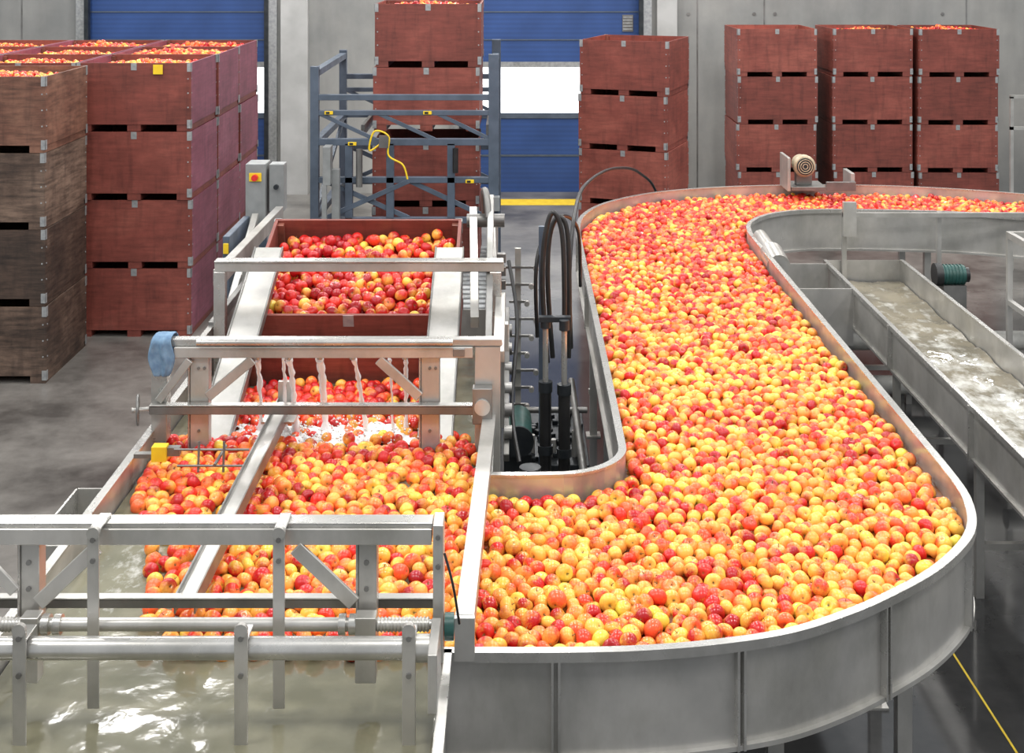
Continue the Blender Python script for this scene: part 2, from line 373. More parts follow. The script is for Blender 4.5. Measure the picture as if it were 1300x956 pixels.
# ------------------------------------------------------------ bins
def bin_mesh(kind):
    F,Sd={'red':(WRED,WRED_DAYLIT),'brown':(WBRN,WBRN),'redred':(WRED,WRED),'brr':(WBRR,WBRR)}[kind]
    q=MB(); w=.6; h0=.07; H=.715; t=.02
    q.bb((-w,-w,h0),(w,-w+t,H),F); q.bb((-w,w-t,h0),(w,w,H),F)
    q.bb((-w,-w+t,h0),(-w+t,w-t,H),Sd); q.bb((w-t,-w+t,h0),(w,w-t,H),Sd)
    q.bb((-w+t,-w+t,h0),(w-t,w-t,h0+.02),WINS)
    for x in(-.52,0,.52): q.bb((x-.07,-w+.005,0),(x+.07,w-.005,h0),F)
    for sx in(-1,1):
        for sy in(-1,1):
            q.bb((sx*(w-.06),sy*(w-.06),h0+t),(sx*(w-t),sy*(w-t),H-.02),WINS)
            for za,zb in((.03,.12),(H-.09,H+.003)):
                q.bb((sx*(w-.04),sy*(w-.001),za),(sx*(w+.004),sy*(w+.004),zb),GALV)
                q.bb((sx*(w-.001),sy*(w-.04),za),(sx*(w+.004),sy*(w+.004),zb),GALV)
    for sy in(-1,1):
        for sx in(-1,1):
            bolts(q,[(sx*.57,sy*w,z) for z in(.25,.4,.55)],(0,sy,0),.008,.004,GALV); bolts(q,[(sx*w,sy*.57,z) for z in(.25,.4,.55)],(sx,0,0),.008,.004,GALV)
    q.bb((-.03,-w-.003,.64),(.03,-w,.715),GALV)
    o=q.make('bintmp'); me=o.data; bpy.data.objects.remove(o); me.name='bin_'+kind; return me
BM={k:bin_mesh(k) for k in('red','brown','redred','brr')}
sq=[(-.54,-.54),(.54,-.54),(.54,.54),(-.54,.54)]
def bin_apples_mesh(name,bias,top,dens=.074):
    P=pack(sq,dens,6); n=len(P); z=top+rng.normal(0,.012,n)+.06*np.exp(-((P[:,0]**2+P[:,1]**2)/.12))
    P2=pack(sq,dens,3); pos=np.concatenate([np.c_[P,z],np.c_[P2,np.full(len(P2),top-.06)]])
    n=len(pos); o=apples(name,pos,.038+rng.normal(0,.002,n),np.full(n,bias),np.zeros(n,bool))
    me=o.data; bpy.data.objects.remove(o); return me
BA=[bin_apples_mesh('binapples_%d'%i,b,tp) for i,(b,tp) in enumerate(((.22,.64),(.16,.61),(.3,.63)))]
BLOW=bin_apples_mesh('binapples_low',.25,.55)
def stack(x,y,n=4,kinds='red',rot=0,z0=0,ap=True,name='apple_bin_stack',gap=.72,jit=.015,low=False,tag=False):
    e=empty(name,(x,y,z0)); e.rotation_euler=(0,0,rot)
    for i in range(n):
        k=kinds if isinstance(kinds,str) else kinds[i]
        b=bpy.data.objects.new('bin_%d'%(i+1),BM[k]); COL.objects.link(b); b.parent=e
        b.location=(random.uniform(-jit,jit),random.uniform(-jit,jit),i*gap); b.rotation_euler=(0,0,random.uniform(-.012,.012))
        if ap and i==n-1:
            a=bpy.data.objects.new('apples',BLOW if low else random.choice(BA)); COL.objects.link(a); a.parent=e; a.location=(0,0,i*gap); a.rotation_euler=(0,0,random.choice((0,1.5708,3.1416)))
    if tag:
        q=MB(); q.bb((.20,-.622,(n-1)*gap+.60),(.30,-.614,(n-1)*gap+.70),YEL); q.make('label',parent=e)
    return e
stack(-4.96,13.15,4,['brown','brown','brown','brr'])
stack(-6.21,13.15,4,['brown','brown','brr','brr'])
for c in range(3):
    for r in range(3):
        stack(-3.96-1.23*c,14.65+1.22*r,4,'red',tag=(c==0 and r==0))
stack(1.66,18.1,4,'redred',rot=-.36,low=True)
stack(4.0,20.8,4,'redred',low=True); stack(5.45,20.8,4,'redred'); stack(6.72,20.75,4,'redred')
# ------------------------------------------------------------ destacker + its bins
stack(-.98,15.65,2,'redred',z0=.46,ap=False); stack(-.96,15.7,2,'redred',z0=2.02)
m=MB()
for y in(14.3,16.7):
    m.bb((-2.15,y-.045,0),(-2.06,y+.045,2.82),BLUEGREY); m.bb((-.25,y-.045,0),(-.14,y+.045,2.95),BLUEGREY)
    m.bb((-2.1,y-.04,2.46),(-.2,y+.04,2.52),BLUEGREY); m.bb((-2.1,y-.04,2.30),(-.2,y+.04,2.35),BLUEGREY)
    m.bb((-2.1,y-.04,1.98),(-.2,y+.04,2.05),BLUEGREY); m.bb((-2.1,y-.04,1.58),(-.2,y+.04,1.64),BLUEGREY)
    m.bb((-2.1,y-.04,1.15),(-.2,y+.04,1.21),BLUEGREY)
    for a,b in((-2.08,-1.45),(-1.45,-.82),(-.82,-.22)):
        m.beam((a,y-.02,2.33),(b,y-.02,2.04),.03,.04,BLUEGREY)
    m.beam((-2.0,y,1.60),(-1.1,y,1.2),.03,.05,BLUEGREY); m.beam((-1.1,y,1.60),(-.25,y,1.2),.03,.05,BLUEGREY)
    m.beam((-1.1,y-.03,1.60),(-2.0,y-.03,1.2),.03,.05,BLUEGREY)
for x in(-1.74,-1.3,-.65): m.bb((x-.04,14.26,1.2 if x>-1.7 else 0),(x+.04,14.34,2.0),BLUEGREY)
for x in(-2.1,-.2):
    for z in(2.75,2.0,1.2,.3): m.bb((x-.04,14.3,z-.035),(x+.04,16.7,z+.035),BLUEGREY)
    m.beam((x,14.35,1.25),(x,16.6,1.95),.04,.05,BLUEGREY)
m.bb((-2.16,14.18,0),(-2.04,14.26,.6),BLUEGREY)
for x,z in((-1.95,2.33),(-.9,2.33),(-.45,1.6),(-1.7,2.0)): m.bb((x-.045,14.24,z-.018),(x+.045,14.258,z+.018),YEL); m.bb((x-.03,14.235,z-.012),(x+.01,14.24,z+.012),DARKM)
for x in(-1.66,-.27): m.bb((x-.02,14.9,2.0),(x+.02,16.3,2.12),STEELD)
m.cyl((-1.62,14.2,1.55),(-1.62,14.2,1.95),.035,STEELD); m.bb((-1.9,14.1,1.2),(-1.82,14.2,1.75),GREYBOX)
m.bb((-.27,14.15,1.3),(-.13,14.25,1.45),GREYBOX); m.cyl((-.6,14.2,1.7),(-.6,14.2,1.96),.03,BLACK)
m.make('bin_destacker_gantry',bev=.004)
m=MB(); m.tube(cr([(-1.35,14.1,2.05),(-1.5,14.1,1.95),(-1.45,14.1,2.15),(-1.3,14.1,2.1),(-1.3,14.1,1.9),(-1.15,14.1,1.8),(-1.1,14.1,1.65)]),.010,YEL,8); m.bb((-1.4,14.08,1.98),(-1.3,14.2,2.1),STEELD); m.make('yellow_air_hose')
m=MB()
for x in(-1.72,-.24):
    m.beam((x,16.5,.42),(x,11.8,.42),.06,.12,STEELD); m.beam((x,11.8,.42),(x,10.0,1.0),.06,.12,STEELD)
    for y in(16.2,14.0,12.0): m.bb((x-.03,y-.03,0),(x+.03,y+.03,.38),STEELD)
for k in range(24):
    y=16.3-k*.19; m.cyl((-1.69,y,.42),(-.27,y,.42),.035,GALV,10)
m.make('bin_infeed_conveyor')
# ------------------------------------------------------------ flume geometry
zr=1.60; zw=1.475
Lp=cr([(-.12,6.25),(-.02,6.25),(.1,6.25),(.2,6.255)],4)[:-1]
Lp+= [Vector((.2+.36*math.sin(a),6.615-.36*math.cos(a))) for a in np.linspace(0,math.pi/2,14)]
Lp+= cr([(.565,7.2),(.575,9.0),(.585,11.0),(.60,11.85),(.68,12.42),(.88,12.93),(1.22,13.36),(1.62,13.66),(2.2,13.88),(2.88,13.98),(3.7,13.98),(4.46,13.8),(5.15,13.48),(5.8,13.0),(6.4,12.4)],8)
Rp=cr([(5.7,11.7),(5.3,12.1),(4.73,12.36),(4.08,12.6),(3.21,12.7),(2.7,12.66),(2.36,12.45),(2.14,12.1),(2.06,11.7),(2.05,11.2),(2.045,9),(2.04,7),(2.035,6.2),(2.0,5.9),(1.93,5.68),(1.82,5.50),(1.65,5.30),(1.457,5.13),(1.24,4.97),(.985,4.83),(.698,4.75),(.415,4.71),(.152,4.70),(-.05,4.7),(-.24,4.7)],8)
L2=[(p[0],p[1]) for p in Lp]; R2=[(p[0],p[1]) for p in Rp]
m=MB()
m.wall(L2,1.22,zr,.005,STEEL,lip=.035,side=1)
m.wall(R2,1.22,zr,.005,STEEL,lip=.035,side=1)
chan=L2+R2
m.add([(x,y,1.225) for x,y in chan],[tuple(range(len(chan)))],STEELD)
m.add([(x,y,1.214) for x,y in chan],[tuple(range(len(chan)))[::-1]],STEELD)
def joint(path,i,side):
    p=Vector(path[i]); t=(Vector(path[i+1])-Vector(path[i-1])).normalized(); n=Vector((-t.y,t.x))*side
    R=Matrix.Rotation(math.atan2(t.y,t.x),3,'Z')
    for k in(-.012,.012):
        c=p+n*.018+t*k; m.box((c.x,c.y,1.40),(.009,.034,.37),STEELB,R)
for i in(60,90,115,138,157,176): joint(R2,i,1)
for i in(20,38,50,70,90): joint(L2,i,1)
def leg(x,y,z=1.22):
    m.bb((x-.03,y-.03,.01),(x+.03,y+.03,z),STEEL); m.bb((x-.06,y-.06,0),(x+.06,y+.06,.012),STEEL)
for x,y in((.64,7.2),(.66,9.2),(.68,11.2),(1.95,7.2),(1.95,9.2),(1.95,11.2),(1.0,5.1),(1.62,5.55),(.1,4.8),(.15,6.1),(2.5,12.8),(3.95,12.75),(2.6,13.7),(4.0,13.75),(5.0,12.5),(1.2,13.0)): leg(x,y)
for y in(7.2,9.2,11.2): m.bb((.6,y-.025,1.15),(2.0,y+.025,1.21),STEEL); m.bb((.64,y-.02,.35),(1.98,y+.02,.39),STEEL)
m.make('apple_flume')
m=MB(); m.add([(x,y,zw) for x,y in chan],[tuple(range(len(chan)))],WFL); m.make('flume_water')
# ------------------------------------------------------------ dump tank
m=MB()
m.wall([(-1.83,3.95),(-1.83,7.9)],.75,zr,.008,STEEL,lip=.035,side=1)
m.wall([(-1.83,7.9),(-1.83,9.9)],.75,1.75,.008,STEEL,lip=.03,side=1)
m.wall([(-.12,9.9),(-.12,6.28)],.75,zr,.008,STEEL,lip=.03,side=1)
m.wall([(-.12,6.25),(-.12,4.72)],.75,1.30,.008,STEEL,side=1)
m.wall([(-.24,4.69),(-.24,3.95)],.75,zr,.008,STEEL,lip=.03,side=1)
m.wall([(-.24,3.95),(-1.83,3.95)],.75,zr,.008,STEEL,lip=.03,side=1)
m.wall([(-1.83,9.9),(-.12,9.9)],.75,1.40,.008,STEEL,side=1)
m.bb((-1.84,3.95,.74),(-.11,9.9,.75),STEELD)
for x in(-1.78,-.3):
    for y in(4.2,6.0,8.0,9.7): m.bb((x-.03,y-.03,0),(x+.03,y+.03,.74),STEEL)
m.bb((-2.06,5.75,1.28),(-1.88,6.35,1.29),STEEL); m.bb((-2.07,5.75,1.28),(-2.06,6.35,1.5),STEELB); m.bb((-2.06,5.74,1.28),(-1.88,5.75,1.5),STEEL); m.bb((-2.06,6.35,1.28),(-1.88,6.36,1.5),STEEL)
m.bb((-1.245,4.95,1.64),(-1.175,7.15,1.646),STEEL); m.bb((-1.250,4.95,1.60),(-1.244,7.15,1.665),STEELD); m.bb((-1.176,4.95,1.60),(-1.170,7.15,1.665),STEELD)
m.bb((-1.25,7.152,1.64),(-1.17,7.18,1.75),STEEL); m.bb((-1.29,6.88,1.62),(-1.12,7.13,1.63),STEELB)
m.beam((-.165,4.68,1.68),(-.10,7.5,1.62),.06,.09,STEEL); m.beam((-.165,4.68,1.728),(-.10,7.5,1.668),.066,.006,STEEL)
m.bb((-.20,4.655,1.58),(-.13,4.679,1.73),STEEL); m.bb((-.19,7.51,.6),(-.07,7.56,1.62),STEELD)
m.make('dump_tank')
m=MB(); nx,ny=60,170; vs=[]
for j in range(ny):
    for i in range(nx):
        x=-1.822+1.70*i/(nx-1); y=3.962+4.74*j/(ny-1)
        vs.append((min(x,-.248) if y<4.70 else x,y,zw-.002+.004*mnoise.noise(Vector((x*6,y*6,0)))+.002*mnoise.noise(Vector((x*18,y*18,3)))))
m.add(vs,[(j*nx+i,j*nx+i+1,(j+1)*nx+i+1,(j+1)*nx+i) for j in range(ny-1) for i in range(nx-1)],WTK,True); m.make('tank_water')
def off(path,d):
    P=[Vector(p) for p in path]; o=[]
    for i in range(len(P)):
        t=(P[min(i+1,len(P)-1)]-P[max(i-1,0)]).normalized(); o.append((P[i].x+t.y*d,P[i].y-t.x*d))
    return o
Li=off(L2,.040); Ri=off(R2,.040)
tankp=[(-.14,4.86),(-1.36,4.90),(-1.42,5.3),(-1.50,5.55),(-1.58,5.9),(-1.74,6.2),(-1.78,6.6),(-1.76,6.95),(-1.66,7.05),(-1.52,7.9),(-.45,7.9),(-.45,7.1),(-.17,7.0),(-.17,6.2)]
P=pack(Li+Ri+tankp,.0708,14)
n=len(P); d=P[:,1]
foamy=np.exp(-(((P[:,0]+1.0)/.52)**4+((d-7.07)/.13)**4))
keep=rng.random(n)>foamy*.72
edge=(P[:,0]<-1.30)&(d<6.1)&(rng.random(n)<.25); keep&=~edge
P=P[keep]; n=len(P); d=P[:,1]
z=zw+.018+rng.normal(0,.009,n)
bias=np.where(d>8.5,(d-8.5)*.055,0); bias=np.minimum(bias,.2)
intank=P[:,0]<-.12
nz=np.array([mnoise.noise(Vector((p[0]*1.1,p[1]*.8,0))) for p in P])*.16
bias=bias+nz+.02
bias=np.where(intank&(d>6.4),bias+np.clip((d-6.4)*.30,0,.28),bias)
pk=rng.random(n); z[pk<.07]+=.014
rad=np.clip(.0364+rng.normal(0,.0022,n),.031,.041)
apples('floating_apples',np.c_[P,z],rad,bias,d<9.5)
print('apples',n)
m=MB(); nx,ny=130,60; vs=[];keepv=[]
for j in range(ny):
    for i in range(nx):
        x=-1.52+1.04*i/(nx-1); y=6.86+.48*j/(ny-1)
        f=math.exp(-((y-7.08-.04*math.sin(x*7))/.15)**4)*math.exp(-((x+1.0)/.50)**6)
        h=mnoise.noise(Vector((x*9,y*9,5)))*.45+mnoise.noise(Vector((x*26,y*26,1)))*.35+.48
        hh=h*f; vs.append((x,y,zw+.002+.052*max(hh,0)+random.uniform(0,.008))); keepv.append(hh>.12)
m.add(vs,[q for q in((j*nx+i,j*nx+i+1,(j+1)*nx+i+1,(j+1)*nx+i) for j in range(ny-1) for i in range(nx-1)) if all(keepv[k] for k in q)],FOAM,True)
for k in range(420):
    x=random.gauss(-1.0,.30); y=random.gauss(7.10,.12); r=random.uniform(.003,.008)
    if not -1.5<x<-.48: continue
    c=Vector((x,y,zw+random.uniform(.03,.085))); m.add([c+Vector(v)*r for v in((1,0,0),(-1,0,0),(0,1,0),(0,-1,0),(0,0,1),(0,0,-1))],[(0,2,4),(2,1,4),(1,3,4),(3,0,4),(2,0,5),(1,2,5),(3,1,5),(0,3,5)],FOAM,True)
m.make('water_foam')
# ------------------------------------------------------------ dumper bins (tilted)
def tilted(name,yb,zb,yf,zf,xc,w,fill,rng_lo,rng_hi):
    L=math.hypot(yb-yf,zb-zf); th=math.atan2(zb-zf,yb-yf)
    e=empty(name,(xc,(yb+yf)/2,(zb+zf)/2)); e.rotation_euler=(th,0,0)
    b=bpy.data.objects.new('bin',BM['redred']); COL.objects.link(b); b.parent=e; b.location=(0,0,-.715); b.scale=(w/1.2,L/1.2,1)
    if fill:
        P=pack([(-w/2+.06,-L/2+.06),(w/2-.06,-L/2+.06),(w/2-.06,L/2-.06),(-w/2+.06,L/2-.06)],.077,10); n=len(P)
        f=(P[:,1]+L/2)/L
        z=rng_lo+(rng_hi-rng_lo)*f+rng.normal(0,.016,n)
        P2=P+.03; pos=np.concatenate([np.c_[P,z],np.c_[P2*.97,z-.06]]); n=len(pos)
        apples('apples',pos,np.clip(.040+rng.normal(0,.0022,n),.035,.045),np.full(n,.27),np.ones(n,bool),parent=e,g=.6,var=.2)
    return e
tilted('tipping_apple_bin',9.2,2.21,8.05,1.86,-.985,1.28,True,-.06,-.12)
tilted('submerged_apple_bin',7.93,1.66,6.88,1.26,-.985,1.18,False,0,0)
# ------------------------------------------------------------ tank frames
m=MB()
Y=6.86
m.bb((-1.80,Y-.03,2.035),(-.05,Y+.03,2.07),STEELB); m.bb((-1.72,Y-.05,1.98),(-.2,Y+.02,2.034),STEEL); m.cyl((-1.6,Y-.065,2.065),(-.3,Y-.065,2.065),.017,STEELB)
m.bb((-1.84,Y-.075,1.70),(-.14,Y-.052,1.742),STEELD); m.bb((-1.84,Y-.08,1.743),(-.14,Y-.03,1.75),STEELB)
for x in(-1.60,-.42):
    m.bb((x-.045,Y-.02,1.42),(x+.05,Y+.05,1.979),STEEL); m.bb((x-.055,Y-.03,1.45),(x-.046,Y+.05,1.979),STEELB)
    bolts(m,[(x,Y-.02,1.60),(x,Y-.02,1.92),(x+.03,Y-.02,1.92)],(0,-1,0))
m.bb((-1.84,Y-.035,1.55),(-1.76,Y+.05,2.03),STEELB); m.bb((-.19,Y-.024,1.0),(-.06,Y+.06,2.03),STEEL)
m.beam((-1.55,Y-.04,1.78),(-1.32,Y-.04,1.97),.02,.05,STEEL); m.beam((-.47,Y-.04,1.78),(-.68,Y-.04,1.97),.02,.05,STEEL)
m.beam((-1.80,Y-.045,1.76),(-1.64,Y-.045,1.97),.02,.04,STEEL)
for x in(-1.31,-1.15,-.99,-.82,-.55): m.cyl((x,Y+.035,1.95),(x,Y+.035,2.03),.016,STEELB,10)
m.bb((-.20,Y-.10,1.66),(-.10,Y-.03,1.84),STEELD); m.cyl((-.15,Y-.12,1.75),(-.15,Y-.10,1.75),.04,STEEL)
m.bb((-.30,Y-.06,1.99),(-.24,Y-.051,2.03),STEELD)
m.make('spray_bar_frame',bev=.003)
m=MB()
for x,dx,r in((-1.31,-.02,.014),(-1.15,.008,.017),(-.99,.0,.019),(-.82,.05,.014),(-.55,-.01,.012),(-.63,.0,.007),(-1.18,-.02,.009)):
    pts=[]; rs=[]
    for k in range(18):
        t=k/17; pts.append((x+dx*t+random.uniform(-.004,.004),Y+.035+.22*t**.9,1.95-.46*t**1.3)); rs.append(r*(1-.2*t)*random.uniform(.6,1.3))
    rs[-1]*=2.4; rs[-2]*=1.5; m.tube(pts,rs,JET,8)
m.make('water_jets')
m=MB()
Y=8.13
m.bb((-1.80,Y-.03,2.11),(-.05,Y+.03,2.166),STEEL); m.bb((-1.80,Y-.045,2.167),(-.05,Y+.045,2.178),STEELB)
for x in(-1.77,-.10): m.bb((x-.035,Y-.035,1.0),(x+.035,Y+.028,2.109),STEELB)
for x in(-1.56,-.40):
    m.beam((x,8.6,2.14),(x,6.97,1.50),.17,.02,STEEL)
    for sx in(-.088,.088): m.beam((x+sx,8.6,2.13),(x+sx,6.97,1.49),.010,.06,STEELD)
m.beam((-1.84,10.6,1.98),(-1.80,8.2,2.05),.06,.10,STEEL); m.beam((-1.84,10.6,1.75),(-1.84,8.2,1.75),.04,.06,STEELD)
m.beam((-.16,10.2,2.0),(-.12,8.2,2.05),.06,.10,STEEL)
for y in(10.5,9.3):
    for x in(-1.84,-.14): m.bb((x-.03,y-.03,0),(x+.03,y+.03,1.95),STEEL)
m.beam((-.26,9.0,2.30),(-.22,7.9,1.86),.05,.08,STEEL); m.beam((-.14,8.9,2.40),(-.13,7.4,1.75),.04,.08,STEELD)
m.cyl((-.30,8.9,2.26),(-.05,8.9,2.26),.045,STEELD); m.tube(cr([(-.18,9.1,2.2),(-.19,9.0,2.42),(-.17,8.8,2.46),(-.15,8.7,2.32)],6),.022,STEELD,8)
for k in range(8): m.bb((-.10,8.15+k*.09,1.55+k*.065),(-.04,8.2+k*.09,1.61+k*.065),STEELD)
m.bb((-.1,7.3,1.3),(-.06,7.36,1.9),STEELD); m.bb((-.1,7.72,1.3),(-.02,7.78,1.9),STEEL); m.bb((-.1,7.0,1.9),(-.04,8.2,1.96),STEEL); m.beam((-.03,7.0,1.4),(-.03,8.1,1.88),.03,.05,STEELD)
for k in range(6): m.cyl((-.04,7.1+k*.17,1.5+k*.06),(.0,7.1+k*.17,1.5+k*.06),.035,STEELD,14)
m.tube(cr([(-.02,8.0,2.2),(.03,7.8,1.9),(.0,7.5,1.5),(.04,7.2,1.3)],6),.012,BLACK,8)
m.make('bin_dumper_frame',bev=.003)
m=MB(); m.bb((-1.73,6.42,1.60),(-1.66,6.48,1.67),YEL); m.bb((-1.659,6.44,1.62),(-1.60,6.48,1.66),STEELD)
m.cyl((-1.62,6.42,1.66),(-1.26,6.42,1.66),.006,STEELD,8); m.cyl((-1.60,6.40,1.59),(-1.25,6.40,1.59),.006,STEELD,8)
for x in(-1.5,-1.38): m.cyl((x,6.4,1.56),(x,6.42,1.70),.006,STEELD,8)
m.cyl((-1.40,6.3,1.63),(-1.40,6.55,1.63),.008,STEELD,8); m.bb((-1.82,6.44,1.61),(-1.731,6.48,1.63),STEELD)
m.make('level_sensor')
m=MB()
c=Vector((-1.90,6.80,1.72)); ax=Vector((1,.25,0)).normalized(); uu=Vector((-ax.y,ax.x,0))
ring=[c+(uu*math.cos(a)+Vector((0,0,1))*math.sin(a))*.07 for a in np.linspace(0,2*math.pi,25)]
m.tube(ring,.008,STEELD,8,cap=False)
for a in(0,math.pi/2,math.pi,-math.pi/2): m.cyl(c,c+(uu*math.cos(a)+Vector((0,0,1))*math.sin(a))*.068,.005,STEELD,8)
m.cyl(c-ax*.03,c+ax*.07,.012,STEEL,10); m.make('hand_wheel')
m=MB(); nu,nv=9,14; vs=[]
for j in range(nv):
    t=j/(nv-1)
    for i in range(nu):
        u=i/(nu-1)-.5
        x=-1.78+u*.12*(1-.3*abs(t-.4))+.012*math.sin(9*t+3*u)
        if t<.35: y=6.97-(t)*.12; z_=2.085-(.35-t)*.35
        else: y=6.80-.01*math.sin(12*u); z_=2.085-(t-.35)*.30
        if .28<t<.42: z_=2.088
        y+=.012*math.sin(u*22+t*3)*(1 if t>.35 else .4); vs.append((x,y,z_))
m.add(vs,[(j*nu+i,j*nu+i+1,(j+1)*nu+i+1,(j+1)*nu+i) for j in range(nv-1) for i in range(nu-1)],CLOTH,True); o=m.make('blue_cloth'); so=o.modifiers.new('s','SOLIDIFY'); so.thickness=.008
su=o.modifiers.new('ss','SUBSURF'); su.levels=1; su.render_levels=1
# ------------------------------------------------------------ near frame
m=MB(); Y=4.62
m.bb((-2.05,Y-.03,2.068),(-.272,Y+.04,2.09),STEELB); m.bb((-2.05,Y-.02,2.02),(-.275,Y+.03,2.066),STEEL); m.bb((-2.05,Y-.045,2.02),(-.275,Y-.032,2.075),STEEL)
for x in(-1.66,-.50):
    m.bb((x-.028,Y-.018,1.60),(x+.035,Y+.05,2.018),STEEL); m.bb((x-.036,Y-.03,1.60),(x-.0285,Y+.05,2.018),STEELB)
    bolts(m,[(x,Y-.018,1.95),(x,Y-.018,1.86)],(0,-1,0),.009)
m.beam((-1.62,Y-.04,1.82),(-1.42,Y-.04,2.01),.015,.05,STEEL); m.beam((-.54,Y-.04,1.82),(-.74,Y-.04,2.01),.015,.05,STEEL)
m.beam((-1.70,Y-.04,1.86),(-1.84,Y-.04,2.01),.015,.04,STEEL)
m.bb((-.27,Y-.05,1.62),(-.235,Y+.06,2.09),STEEL); m.bb((-1.87,Y-.05,1.61),(-1.82,Y+.05,2.018),STEEL)
bolts(m,[(-.2525,Y-.05,2.05),(-.2525,Y-.05,1.95),(-.2525,Y-.05,1.68)],(0,-1,0),.009)
m.bb((-1.82,Y+.055,1.755),(-.27,Y+.07,1.785),STEELD); m.bb((-1.82,Y+.05,1.787),(-.27,Y+.09,1.793),STEEL)
ZS=1.765
m.cyl((-2.0,Y-.075,ZS),(-.27,Y-.075,ZS),.016,STEELB,14)
def thread(x0,x1,r):
    k=int((x1-x0)/.012); pts=[];rs=[]
    for i in range(k*2+1):
        pts.append((x0+(x1-x0)*i/(k*2),Y-.075,ZS)); rs.append(r if i%2 else r*.75)
    m.tube(pts,rs,STEEL,12)
thread(-1.95,-1.60,.026); thread(-.46,-.28,.026)
m.cyl((-1.60,Y-.075,ZS),(-.52,Y-.075,ZS),.022,STEEL,16)
for x in(-1.58,-1.54,-.54,-.575): m.cyl((x-.012,Y-.075,ZS),(x+.012,Y-.075,ZS),.034,STEELB,16)
m.bb((-.53,Y-.105,1.58),(-.46,Y-.045,1.80),STEEL); m.bb((-1.66,Y-.105,1.58),(-1.60,Y-.045,1.80),STEEL)
for x in(-1.41,-.785):
    m.bb((x-.02,Y-.115,1.50),(x+.02,Y-.107,2.10),STEEL); m.bb((x-.02,Y-.107,2.092),(x+.02,Y+.03,2.100),STEELB)
    m.cyl((x,Y-.119,2.09),(x,Y-.10,2.09),.022,STEEL,14); bolts(m,[(x,Y-.115,2.07),(x,Y-.115,2.00)],(0,-1,0),.009)
m.cyl((-.232,Y,1.72),(-.20,Y,1.72),.045,GREENM,16); m.tube(cr([(-.23,Y-.06,2.0),(-.20,Y-.08,1.9),(-.18,Y-.04,1.75)]),.005,BLACK,6)
m.make('tank_gate_frame',bev=.002)
m=MB(); Y=4.40
m.cyl((-2.1,Y,1.76),(-.30,Y,1.76),.036,STEELB,28); m.cyl((-.32,Y,1.76),(-.27,Y,1.76),.043,STEEL,24)
for x in(-1.60,-.88,-.335):
    m.bb((x-.022,Y-.055,1.46),(x+.022,Y-.045,1.84),STEEL); m.bb((x-.022,Y-.044,1.806),(x+.022,Y+.05,1.814),STEELB); m.cyl((x,Y-.06,1.845),(x,Y-.042,1.845),.022,STEEL,14)
    bolts(m,[(x,Y-.055,1.82),(x,Y-.055,1.70)],(0,-1,0),.009)
m.bb((-1.88,Y-.12,1.61),(-1.84,Y+.12,1.80),STEEL); m.bb((-.27,Y-.12,1.61),(-.24,Y+.12,1.80),STEEL)
m.make('tank_roller',bev=.002)
# ------------------------------------------------------------ centre gap hydraulics
m=MB()
for x,y in((.20,8.0),(.31,7.95)):
    m.cyl((x,y,.35),(x,y,1.45),.035,BLACK,16); m.cyl((x,y,1.45),(x,y,1.82),.017,STEELB,12); m.cyl((x,y,1.42),(x,y,1.48),.042,DARKM,16); m.cyl((x,y,1.80),(x,y,1.86),.03,DARKM,12); m.cyl((x,y,1.05),(x,y,1.10),.045,DARKM,16)
m.bb((.12,7.9,.3),(.40,8.1,.36),DARKM); m.bb((.15,7.93,.0),(.36,8.06,.3),DARKM); m.bb((.16,7.97,1.84),(.35,8.02,1.87),DARKM)
m.make('hydraulic_cylinders')
m=MB()
for dx,dy,zt in((0,0,2.43),(.035,.1,2.38)):
    m.tube(cr([(.22+dx,8.3+dy,1.5),(.19+dx,8.3+dy,1.95),(.20+dx,8.3+dy,2.25),(.25+dx,8.3+dy,zt),(.31+dx,8.3+dy,2.3),(.325+dx,8.3+dy,1.9),(.32+dx,8.3+dy,1.5)],8),.016,BLACK,10)
m.tube(cr([(.38,8.6,1.5),(.37,8.6,2.0),(.43,9.0,2.33),(.6,10.5,2.24),(.95,12.5,2.02),(1.35,14.2,1.7),(1.6,14.6,1.3),(1.65,14.7,.1)],8),.014,BLACK,10)
m.tube(cr([(.16,8.5,1.6),(.16,8.5,2.1),(.3,8.8,2.3),(.46,9.4,2.1),(.5,9.8,1.6)],8),.013,BLACK,10)
m.make('hydraulic_hoses')
m=MB()
m.bb((.02,8.6,0),(.50,9.6,.75),DARKM); m.cyl((.04,8.2,1.05),(.04,8.6,1.05),.085,GREENM,20); m.cyl((.04,8.18,1.05),(.04,8.2,1.05),.095,DARKM,20); m.bb((-.05,8.25,.75),(.12,8.55,.95),DARKM)
m.bb((.0,7.0,.85),(.45,7.5,.88),DARKM); m.cyl((.0,7.25,.98),(.5,7.25,.98),.04,DARKM,14); m.tube(cr([(-.05,6.75,1.15),(.1,6.7,1.2),(.3,6.72,1.2),(.5,6.85,1.15)]),.04,STEELD,12)
m.bb((.02,6.5,.0),(.5,10.6,.012),BLACK)
for k in range(6): m.cyl((.06+.07*k,8.75,.75),(.06+.07*k,8.75,.86+.03*(k%3)),.02,STEEL,10)
for k in range(60):
    x=random.uniform(.05,.47);y=random.uniform(8.65,9.55); m.box((x,y,.765),(.04,.04,.03),DARKM,Matrix.Rotation(random.random()*3,3,'Z'))
m.bb((-.05,7.5,.3),(.03,8.2,.6),DARKM); m.cyl((.10,7.4,.9),(.10,7.4,1.2),.06,DARKM,16)
m.cyl((.42,7.2,1.0),(.42,9.5,1.0),.025,STEELD,12); m.cyl((.0,8.9,1.0),(.5,8.9,1.0),.02,STEELD,12)
m.make('hydraulic_power_unit',bev=.004)
m=MB()
m.bb((.02,9.0,.76),(.06,9.04,2.05),STEEL)
